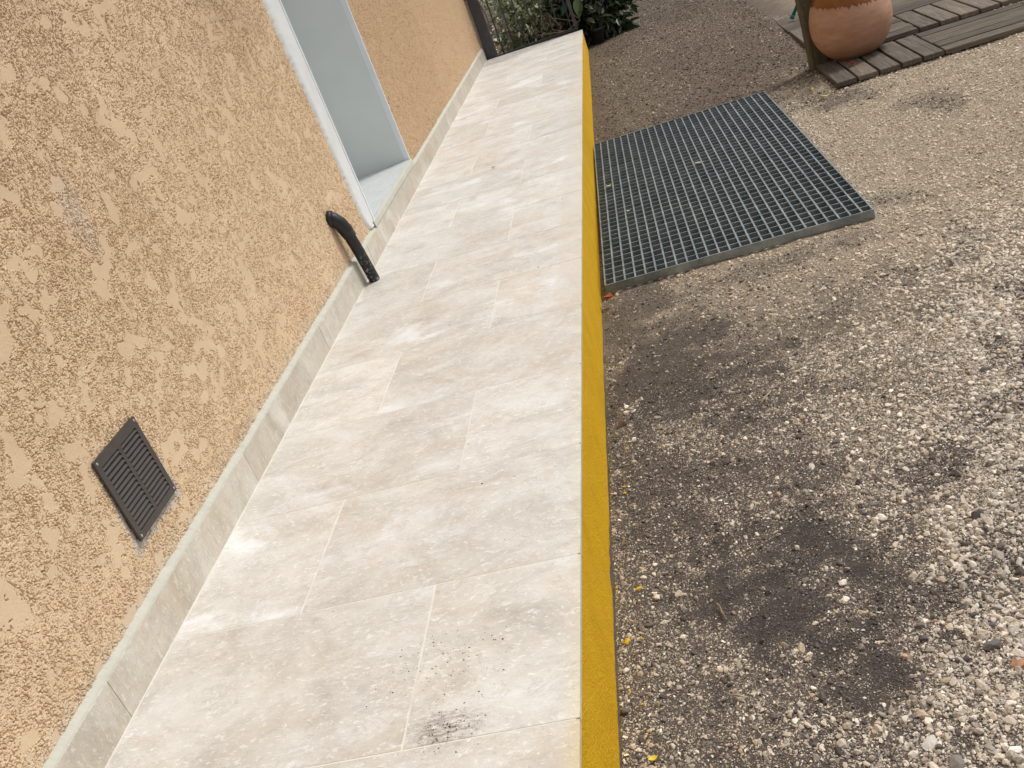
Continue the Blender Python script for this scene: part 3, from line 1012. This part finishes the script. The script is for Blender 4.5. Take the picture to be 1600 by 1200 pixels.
# ------------------------------------------------------------------ shrubs
def leaf_cloud(name, centre, rad, n, size, palette, parent, aspect=0.38, seed=1, zmin=None, shell=0.35):
    r = np.random.default_rng(seed)
    # clumpy distribution inside an ellipsoid
    nc_ = 26
    d = r.normal(size=(nc_, 3))
    d /= np.linalg.norm(d, axis=1)[:, None]
    cc = d * (r.random((nc_, 1)) ** 0.45) * 0.85
    pick = r.integers(0, nc_, n)
    p = cc[pick] + r.normal(size=(n, 3)) * 0.20
    keep = np.linalg.norm(p, axis=1) < 1.12
    p = p[keep]
    pick = pick[keep]
    n = len(p)
    pos = p * np.array(rad) + np.array(centre)
    if zmin is not None:
        pos[:, 2] = np.maximum(pos[:, 2], zmin + r.random(n) * 0.03)
    ax = p / np.maximum(np.linalg.norm(p, axis=1), 1e-3)[:, None] * 0.7 + r.normal(size=(n, 3)) * 0.7 + np.array([0, 0, -0.15])
    ax /= np.linalg.norm(ax, axis=1)[:, None]
    up = r.normal(size=(n, 3)) + np.array([0, 0, 1.2])
    side = np.cross(ax, up)
    side /= np.linalg.norm(side, axis=1)[:, None]
    nrm = np.cross(side, ax)
    L = size * (0.6 + 0.8 * r.random(n))
    Wd = L * aspect * (0.8 + 0.4 * r.random(n))
    # leaf outline: 6 points, folded along the midrib and drooping
    tpl = [(0, 0, 0), (0.35, 1, 0.16), (0.75, 0.7, 0.10), (1.0, 0, -0.10), (0.75, -0.7, 0.10), (0.35, -1, 0.16), (0.45, 0, 0.0)]
    vs = []
    for (a, b, c) in tpl:
        vs.append(pos + ax * (a * L)[:, None] + side * (b * Wd * 0.5)[:, None] + nrm * (c * Wd)[:, None])
    v = np.stack(vs, 1).reshape(-1, 3)
    tri = np.array([(0, 6, 1), (1, 6, 2), (2, 6, 3), (0, 5, 6), (5, 4, 6), (4, 3, 6)])
    f = (np.arange(n)[:, None, None] * 7 + tri[None]).reshape(-1, 3)
    me = mesh_np(name, v, f, M['leaf'], False)
    pal = np.array(palette)
    ci = r.integers(0, len(pal), n)
    col = pal[ci] * (0.7 + 0.6 * r.random((n, 1))) * (0.8 + 0.4 * _T[pick, 5])[:, None]
    cv = np.repeat(col, 7, axis=0)
    a = me.attributes.new('col', 'FLOAT_COLOR', 'POINT')
    a.data.foreach_set('color', np.concatenate([cv, np.ones((len(cv), 1))], 1).astype(np.float32).ravel())
    return link(name, me, parent)


def stems(parent, base, spread, hgt, n, seed, rad=0.010):
    r = random.Random(seed)
    for k in range(n):
        a = r.uniform(0, 6.28)
        s = r.uniform(0.3, 1) * spread
        b = (base[0] + r.uniform(-0.05, 0.05), base[1] + r.uniform(-0.05, 0.05), base[2])
        e = (b[0] + s * math.cos(a), b[1] + s * math.sin(a), b[2] + hgt * r.uniform(0.7, 1.1))
        mid = ((b[0] + e[0]) / 2 - 0.03, (b[1] + e[1]) / 2 + 0.03, (b[2] + e[2]) / 2 + 0.06)
        MB().tube([b, mid, e], [rad, rad * 0.7, rad * 0.3], 8).build('stem', M['bark'], parent, True)


vs_ = empty('variegated_shrub', (0.62, 10.15, -0.2))
tag(vs_, 'grey green small leaved shrub growing behind the iron gate', 'shrub')
stems(vs_, (0, 0, 0), 0.35, 0.75, 9, 2)
leaf_cloud('crown', (-0.02, -0.28, 0.42), (0.56, 0.66, 0.52), 10500, 0.052, [(0.24, 0.28, 0.15), (0.40, 0.43, 0.28), (0.58, 0.58, 0.46), (0.14, 0.17, 0.09), (0.70, 0.69, 0.60)], vs_, 0.34, 5, 0.01)
ds_ = empty('dark_leaved_shrub', (1.03, 9.55, -0.2))
tag(ds_, 'dark glossy broad leaved shrub beside the far end of the path', 'shrub')
stems(ds_, (0, 0, 0), 0.28, 0.6, 8, 4)
leaf_cloud('crown', (-0.01, -0.07, 0.33), (0.37, 0.36, 0.42), 4200, 0.085, [(0.022, 0.045, 0.018), (0.035, 0.065, 0.025), (0.018, 0.035, 0.02), (0.06, 0.085, 0.045), (0.16, 0.17, 0.13)], ds_, 0.42, 8, 0.05)


def big_leaf(parent, base, tip, width, col, name='large_leaf'):
    b, t = Vector(base), Vector(tip)
    ax = (t - b)
    sd_ = ax.cross(Vector((0.3, -1, 0.5))).normalized()
    nr = sd_.cross(ax).normalized()
    vs, fs = [], []
    K = 9
    for k in range(K):
        u = k / (K - 1)
        w = width * math.sin(math.pi * (u ** 0.8)) * 0.5 + 0.0006
        c = b + ax * u - nr * (0.10 * ax.length * u * u)
        vs += [c - sd_ * w + nr * w * 0.3, c, c + sd_ * w + nr * w * 0.3]
    for k in range(K - 1):
        for s in range(2):
            fs.append((k * 3 + s, k * 3 + s + 1, k * 3 + s + 4, k * 3 + s + 3))
    me = MB().add(vs, fs).mesh(name, M['leaf'], True)
    a = me.attributes.new('col', 'FLOAT_COLOR', 'POINT')
    a.data.foreach_set('color', np.tile(np.array([*col, 1], np.float32), len(me.vertices)))
    return link(name, me, parent)


for (b, t, w, c) in [((-0.11, -0.44, 0.45), (-0.13, -0.55, 0.30), 0.085, (0.075, 0.11, 0.025)), ((-0.07, -0.42, 0.37), (0.00, -0.50, 0.33), 0.035, (0.33, 0.36, 0.27)),
                     ((0.0, -0.40, 0.35), (0.06, -0.47, 0.28), 0.028, (0.17, 0.19, 0.15)), ((-0.20, -0.44, 0.46), (-0.27, -0.50, 0.36), 0.05, (0.03, 0.09, 0.06)),
                     ((0.12, -0.33, 0.42), (0.17, -0.42, 0.30), 0.05, (0.03, 0.05, 0.025)), ((-0.02, -0.42, 0.5), (0.05, -0.52, 0.43), 0.055, (0.035, 0.06, 0.02))]:
    big_leaf(ds_, b, t, w, c)
# black plant pot at the corner of the path
bp = tag(empty('plant_pot', (0.985, 9.17, -0.20), (0.0, 0.10, 0)), 'black plastic plant pot tucked against the far corner of the path', 'plant pot')
MB().lathe([(0, 0.050), (0.015, 0.056), (0.13, 0.070), (0.132, 0.077), (0.155, 0.079), (0.158, 0.073), (0.13, 0.066), (0.04, 0.048)], 32).build('pot_body', M['soil_pot'], bp, True)

# trailing runners round the foot of the gate
r_ = random.Random(5)
rn = tag(empty('dry_runner', (0.55, 9.0, 0.03)), 'tangle of dry thin stems at the foot of the gate', 'stems')
for k in range(7):
    x0 = r_.uniform(-0.25, 0.22)
    MB().tube([(x0, 0.12, 0.02), (x0 + r_.uniform(-.1, .1), 0.05, 0.10 + r_.uniform(0, .12)), (x0 + r_.uniform(-.15, .15), 0.0, 0.05), (x0 + r_.uniform(-.2, .2), -0.03, 0.012)], 0.0035, 6).build('stem', M['bark'], rn, True)


# ------------------------------------------------------------------ gravel
def rand_stone(seed, sub=1):
    r = np.random.default_rng(seed)
    import bmesh
    bm = bmesh.new()
    # crushed stone: hull of a few scattered points, so it has flat faces and edges
    k = 10 + 4 * sub
    while len(bm.verts) < k:
        p = r.normal(size=3)
        p = p / np.linalg.norm(p) * r.uniform(0.78, 1.0)
        bm.verts.new(p)
    res = bmesh.ops.convex_hull(bm, input=bm.verts)
    junk = [g for g in res['geom_interior'] if isinstance(g, bmesh.types.BMVert)]
    bmesh.ops.delete(bm, geom=junk, context='VERTS')
    bmesh.ops.triangulate(bm, faces=bm.faces)
    bm.verts.index_update()
    v = np.array([list(q.co) for q in bm.verts])
    f = [[q.index for q in w.verts] for w in bm.faces]
    bm.free()
    v *= np.array([1.0, r.uniform(0.65, 0.9), r.uniform(0.5, 0.72)])
    return v, f


stone_src = []
for s in range(6):
    v, f = rand_stone(s + 40, 0 if s < 4 else 2)
    me = mesh_np('gravel_stone_source', v, np.array(f), M['gravel'], False)
    stone_src.append(bpy.data.objects.new('gravel_stone_source', me))


def right_limit(y):
    return np.interp(y, [0.9, 1.07, 2.08, 3.25, 4.65, 5.96, 8, 12], [1.45, 1.50, 1.90, 2.34, 2.90, 3.36, 4.2, 5.8]) + 0.25


def scatter(n, y0, y1, seed):
    r = np.random.default_rng(seed)
    y = y0 + (y1 - y0) * r.random(n)
    x = W + (right_limit(np.array([y1]))[0] - W) * r.random(n)
    k = x < right_limit(y)
    return x[k], y[k], r


STONE_PAL = np.array([(0.50, 0.445, 0.375), (0.40, 0.355, 0.30), (0.31, 0.275, 0.235), (0.60, 0.555, 0.485), (0.22, 0.19, 0.165), (0.43, 0.36, 0.28), (0.27, 0.24, 0.215), (0.68, 0.64, 0.58), (0.40, 0.29, 0.22)])
PROB = np.array([0.20, 0.16, 0.14, 0.15, 0.10, 0.09, 0.10, 0.08, 0.02])


def stones(n, y0, y1, size, seed, sig=0.38, smax=0.012):
    x, y, r = scatter(n, y0, y1, seed)
    d, b, c = zones(x, y)
    k = ~((x > GX0 - 0.003) & (x < GX1 + 0.004) & (y > GY0 - 0.006) & (y < GY1 + 0.004))
    k |= (x < GX0 + 0.004) & (y > GY0 - 0.006) & (y < GY1 + 0.004)
    k &= ~((x > 2.20) & (y > 5.315) & (y < 5.83))
    k &= ~((x > 2.265) & (y > 5.95))
    k &= ~((y > 9.22) & (x < 1.2) & (y < 9.45))
    x, y, d, b, c = x[k], y[k], d[k], b[k], c[k]
    n = len(x)
    s = size * np.exp(r.normal(size=n) * sig) * (1 + 0.45 * c) * (1 - 0.36 * d)
    s = np.minimum(s, smax)
    k = x - s * 0.9 > W - 0.002
    x, y, d, b, c, s = x[k], y[k], d[k], b[k], c[k], s[k]
    n = len(x)
    z = ground_z(x, y) + s * r.uniform(-0.15, 0.35, n)
    ci = r.choice(len(PROB), n, p=PROB / PROB.sum())
    col = STONE_PAL[ci] * (np.array([1.12, 1.07, 1.00]) + 0.46 * r.random((n, 1)))
    mid = sstep(y, 2.3, 3.4)
    tan = np.array([0.72, 0.61, 0.465])
    col = col + (tan * (0.7 + 0.6 * r.random((n, 1))) - col) * (0.52 * mid)[:, None]
    col = col + (np.array([0.70, 0.65, 0.58]) - col) * (0.50 * c * r.random(n))[:, None]
    lum = r.random(n)
    dk = np.array([0.085, 0.072, 0.070]) * (0.5 + 1.1 * r.random((n, 1)))
    dirty = (lum < d * 0.93)
    col = np.where(dirty[:, None], dk + (col - dk) * 0.12, col * (1 - 0.25 * d)[:, None])
    br = np.array([0.20, 0.158, 0.12]) * (0.35 + 1.3 * r.random((n, 1)))
    bb = r.random(n) < b * (0.55 + 0.4 * sstep(fbm(x * 3, y * 1.6, 81, 4), 0.38, 0.6))
    col = np.where(bb[:, None], br, col * (1 - 0.3 * b)[:, None])
    # flecks of riser paint on the nearest stones
    yl = (r.random(n) < 0.035 * sstep(x, W + 0.10, W + 0.01))
    col = np.where(yl[:, None], np.array([0.66, 0.42, 0.03]), col)
    rot = np.stack([r.normal(size=n) * 0.35, r.normal(size=n) * 0.35, r.random(n) * 6.283], 1)
    return np.stack([x, y, z], 1), s, rot, col


parts = [stones(125000, 0.95, 2.6, 0.0026, 1, 0.52, 0.013), stones(190000, 0.95, 2.6, 0.0016, 9, 0.35),
         stones(1300, 0.95, 3.0, 0.0066, 3, 0.32, 0.015),
         stones(150000, 2.6, 5.4, 0.0034, 2, 0.45, 0.011), stones(1800, 2.6, 5.4, 0.007, 4, 0.3, 0.013),
         stones(150000, 5.4, 12.2, 0.0054, 5, 0.34, 0.014)]
# loose bigger chips washed up against the riser and the grating
PP = np.concatenate([p[0] for p in parts]).astype(np.float32)
PS = np.concatenate([p[1] for p in parts]).astype(np.float32)
PR = np.concatenate([p[2] for p in parts]).astype(np.float32)
PC = np.concatenate([p[3] for p in parts]).astype(np.float32)
n = len(PP)
pme = bpy.data.meshes.new('gravel')
pme.vertices.add(n)
pme.vertices.foreach_set('co', PP.ravel())
a = pme.attributes.new('size', 'FLOAT', 'POINT')
a.data.foreach_set('value', PS)
a = pme.attributes.new('turn', 'FLOAT_VECTOR', 'POINT')
a.data.foreach_set('vector', PR.ravel())
a = pme.attributes.new('col', 'FLOAT_COLOR', 'POINT')
a.data.foreach_set('color', np.concatenate([PC, np.ones((n, 1), np.float32)], 1).ravel())
a = pme.attributes.new('pick', 'INT', 'POINT')
a.data.foreach_set('value', np.where(PS > 0.0068, RNG.integers(4, 6, n), RNG.integers(0, 4, n)).astype(np.int32))
gravel = tag(link('gravel', pme), 'loose beige and grey gravel with dark dirty patches beside the path', 'gravel', kind='stuff')

gt = bpy.data.node_groups.new('gravel_scatter', 'GeometryNodeTree')
gt.interface.new_socket('Geometry', in_out='INPUT', socket_type='NodeSocketGeometry')
gt.interface.new_socket('Geometry', in_out='OUTPUT', socket_type='NodeSocketGeometry')
gi, go = gt.nodes.new('NodeGroupInput'), gt.nodes.new('NodeGroupOutput')
iop = gt.nodes.new('GeometryNodeInstanceOnPoints')
jn = gt.nodes.new('GeometryNodeJoinGeometry')
for so in reversed(stone_src):
    oi = gt.nodes.new('GeometryNodeObjectInfo')
    oi.inputs['Object'].default_value = so
    oi.inputs['As Instance'].default_value = True
    gt.links.new(oi.outputs['Geometry'], jn.inputs[0])


def named(name, typ):
    q = gt.nodes.new('GeometryNodeInputNamedAttribute')
    q.data_type = typ
    q.inputs['Name'].default_value = name
    return q.outputs[0]


gt.links.new(gi.outputs[0], iop.inputs['Points'])
gt.links.new(jn.outputs[0], iop.inputs['Instance'])
iop.inputs['Pick Instance'].default_value = True
gt.links.new(named('pick', 'INT'), iop.inputs['Instance Index'])
gt.links.new(named('turn', 'FLOAT_VECTOR'), iop.inputs['Rotation'])
gt.links.new(named('size', 'FLOAT'), iop.inputs['Scale'])
gt.links.new(iop.outputs[0], go.inputs[0])
md = gravel.modifiers.new('scatter', 'NODES')
md.node_group = gt


# ------------------------------------------------------------------ single stones, leaves and petals
def stone_thing(name, x, y, size, col, label, cat, seed, sq=(1, 1, 1), rz=0.0, lift=0.25):
    v, f = rand_stone(seed, 3)
    v = v * np.array(sq) * size
    me = mesh_np(name, v, np.array(f), mat_simple(name + '_mat', col, 0.85, 0.22, 60, 0.5, 240, 0.002), False)
    o = link(name, me, None, (x, y, float(ground_z(np.array([x]), np.array([y]))[0]) + size * sq[2] * lift))
    o.rotation_euler = (0.15, -0.1, rz)
    return tag(o, label, cat)


stone_thing('stone', 1.642, 1.672, 0.021, (0.075, 0.062, 0.055), 'dark brown flat stone among the pale coarse gravel at right', 'stone', 3, (1.0, 0.8, 0.8), 0.6)
stone_thing('stone', 1.548, 1.325, 0.020, (0.17, 0.155, 0.145), 'dark grey stone just above the orange brick fragment', 'stone', 5, (1.0, 0.8, 0.9), 0.2)
stone_thing('brick_fragment', 1.571, 1.272, 0.019, (0.50, 0.27, 0.16), 'orange pink brick fragment in the gravel at the lower right', 'brick fragment', 8, (0.8, 1.25, 0.7), 0.3)
stone_thing('stone', 0.937, 2.395, 0.022, (0.115, 0.075, 0.05), 'brown rounded stone lying close to the yellow riser', 'stone', 12, (1, 0.7, 0.8), 0.4)
stone_thing('stone', 2.228, 5.255, 0.017, (0.52, 0.47, 0.42), 'small pale round pebble at the near corner of the deck', 'pebble', 14, (1, 0.9, 1.0), 0.0)
stone_thing('stone', 1.392, 1.150, 0.019, (0.62, 0.58, 0.52), 'largest whitish stone near the bottom edge of the gravel', 'stone', 17, (1, 0.85, 0.7), 0.9)
stone_thing('stone', 1.418, 1.105, 0.018, (0.24, 0.21, 0.185), 'grey brown stone just below the largest whitish stone', 'stone', 19, (0.9, 1, 0.7), 0.2)
stone_thing('stone', 1.452, 2.05, 0.014, (0.17, 0.15, 0.14), 'small grey stone in the middle of the gravel', 'stone', 23, (1, 0.9, 0.9), 0.2)


def scrap(name, loc, size, col, label, cat, rz, curl=0.35, asp=0.6, rough=0.6):
    vs, fs = [], []
    K = 7
    for k in range(K):
        u = k / (K - 1)
        w = asp * size * math.sin(math.pi * min(0.98, max(0.03, u ** 0.85))) * 0.5
        z = curl * size * (2 * u - 1) ** 2 * 0.5
        vs += [(u * size - size / 2, -w, z + w * 0.5), (u * size - size / 2, 0, z), (u * size - size / 2, w, z + w * 0.4)]
    b = len(vs)
    vs += [(x, y, z - 0.0008) for x, y, z in vs]
    for k in range(K - 1):
        for s in range(2):
            q = (k * 3 + s, k * 3 + s + 1, k * 3 + s + 4, k * 3 + s + 3)
            fs += [q, tuple(b + i for i in reversed(q))]
    me = MB().add(vs, fs).mesh(name, mat_simple(name + '_mat', col, rough, 0.2, 80, 0.2, 200), True)
    o = link(name, me, None, loc)
    o.rotation_euler = (0.1, 0.15, rz)
    return tag(o, label, cat)


gz = lambda x, y: float(ground_z(np.array([x]), np.array([y]))[0])
scrap('fallen_leaf', (0.926, 3.285, -0.215), 0.050, (0.36, 0.085, 0.015), 'curled orange brown leaf at the near left corner of the grating', 'leaf', 1.2, 0.6, 0.8)
scrap('petal', (0.952, 1.212, gz(0.952, 1.212) + 0.009), 0.018, (0.70, 0.55, 0.03), 'yellow petal on the gravel at the bottom beside the riser', 'petal', 0.4)
scrap('fallen_leaf', (2.085, 5.42, gz(2.085, 5.42) + 0.014), 0.045, (0.60, 0.52, 0.05), 'bright yellow leaf between the grating and the deck', 'leaf', 0.9, 0.5)
scrap('fallen_leaf', (2.11, 5.20, gz(2.11, 5.2) + 0.012), 0.060, (0.55, 0.50, 0.14), 'pale yellow curved leaf nearest the deck corner', 'leaf', 0.3, 0.4, 0.35)
scrap('petal', (2.338, 5.55, -0.226), 0.055, (0.42, 0.02, 0.05), 'crimson petal lying on the deck in front of the jar', 'petal', 0.5, 0.3, 0.5)
scrap('fallen_leaf', (0.965, 4.62, -0.193), 0.04, (0.55, 0.46, 0.22), 'pale dry leaf on the grating close to the riser', 'leaf', 0.8, 0.4)
scrap('fallen_leaf', (1.40, 4.55, -0.203), 0.05, (0.30, 0.27, 0.23), 'greyish dry leaf in the middle of the grating', 'leaf', 0.2, 0.3)
scrap('fallen_leaf', (1.045, 4.15, -0.195), 0.03, (0.62, 0.54, 0.30), 'tiny straw coloured leaf on the left part of the grating', 'leaf', 2.0, 0.3)
scrap('fallen_leaf', (0.434, 4.86, 0.021), 0.022, (0.07, 0.06, 0.045), 'tiny dark leaf scrap lying on the pale tiles', 'leaf', 0.3, 0.2, 0.4)

# soil crumbs dropped on the tiles
cv, cf = [], []
sv, sf = rand_stone(77, 1)
r = np.random.default_rng(21)
spots = []
for (cx, cy, sx, sy, cnt) in [(0.60, 1.29, 0.05, 0.045, 60), (0.70, 1.30, 0.06, 0.05, 45), (0.668, 1.135, 0.030, 0.022, 110), (0.70, 1.22, 0.05, 0.04, 20), (0.55, 1.9, 0.25, 0.4, 14), (0.55, 3.4, 0.2, 0.9, 14)]:
    for _ in range(cnt):
        spots.append((r.normal(cx, sx), r.normal(cy, sy), (0.0008 + 0.0011 * r.random() ** 3) * (1.5 if cy > 1.5 else 1)))
for (x, y, s) in spots:
    if not 0.03 < x < W - 0.01:
        continue
    b = len(cv)
    ca_, sa_ = math.cos(r.random() * 6.28), math.sin(r.random() * 6.28)
    for q in sv:
        cv.append((x + q[0] * s * 1.2, y + q[1] * s, floor_z(x) + 0.0003 + (q[2] + 0.4) * s * 0.8))
    cf += [[i + b for i in t] for t in sf]
tag(link('soil_crumbs', mesh_np('soil_crumbs', np.array(cv), np.array(cf), mat_simple('soil_crumb', (0.06, 0.047, 0.038), 0.95, 0.3, 200))),
    'dark crumbs of soil scattered on the nearest tiles', 'soil', kind='stuff')

# dry leaves and broken tile beyond the gate
r = np.random.default_rng(31)
nl = 900
lx, ly = r.uniform(-1.6, 0.8, nl), r.uniform(9.3, 14.5, nl)
lv_, lf_, lc_ = [], [], []
pal = [(0.42, 0.22, 0.12), (0.55, 0.38, 0.25), (0.30, 0.15, 0.08), (0.68, 0.62, 0.52), (0.60, 0.30, 0.16), (0.20, 0.13, 0.09)]
lz = ground_z(lx, ly)
for k in range(nl):
    L = r.uniform(0.04, 0.11)
    a = r.random() * 6.28
    tx, ty = r.normal() * 0.35, r.normal() * 0.35
    b = len(lv_)
    for (u, w, h) in [(-1, 0, 0.1), (-0.3, 0.5, 0.25), (0.5, 0.42, 0.2), (1, 0, 0.0), (0.5, -0.42, 0.15), (-0.3, -0.5, 0.25)]:
        x = (u * math.cos(a) - w * math.sin(a)) * L / 2
        y = (u * math.sin(a) + w * math.cos(a)) * L / 2
        lv_.append((lx[k] + x, ly[k] + y, lz[k] + 0.012 + h * L * 0.3 + x * tx + y * ty + r.random() * 0.01))
    lf_ += [(b, b + 1, b + 2), (b, b + 2, b + 3), (b, b + 3, b + 4), (b, b + 4, b + 5)]
    lc_ += [np.array([*pal[r.integers(0, len(pal))], 1.0]) * np.array([*(r.uniform(0.7, 1.2),) * 3, 1])] * 6
lme = mesh_np('dry_leaf_litter', np.array(lv_), np.array(lf_), M['litter'])
a = lme.attributes.new('col', 'FLOAT_COLOR', 'POINT')
a.data.foreach_set('color', np.array(lc_, np.float32).ravel())
tag(link('dry_leaf_litter', lme), 'orange brown dry leaves covering the ground behind the gate', 'leaf litter', kind='stuff')

# twigs and wood chips in the gravel
for (x, y, L, rz, col, lab) in [(1.115, 1.545, 0.055, 1.75, (0.26, 0.18, 0.10), 'brown dry twig lying left of the dark patch in the gravel'),
                                (1.115, 1.315, 0.035, -0.5, (0.40, 0.34, 0.27), 'pale grey wood chip in the gravel near the bottom'),
                                (1.335, 2.33, 0.07, 0.9, (0.44, 0.36, 0.24), 'thin straw coloured twig in the middle of the gravel')]:
    tw = link('twig', MB().tube([(-L / 2, 0, 0.001), (-L * 0.1, L * 0.05, 0.004), (L * 0.2, L * 0.02, 0.003), (L / 2, L * 0.09, 0.001)], [0.0012, 0.0022, 0.0020, 0.0010], 7).mesh('twig', mat_simple('twig_wood', col, 0.85, 0.25, 90), True), None, (x, y, gz(x, y) + 0.007))
    tw.rotation_euler = (0, 0, rz)
    tag(tw, lab, 'twig')
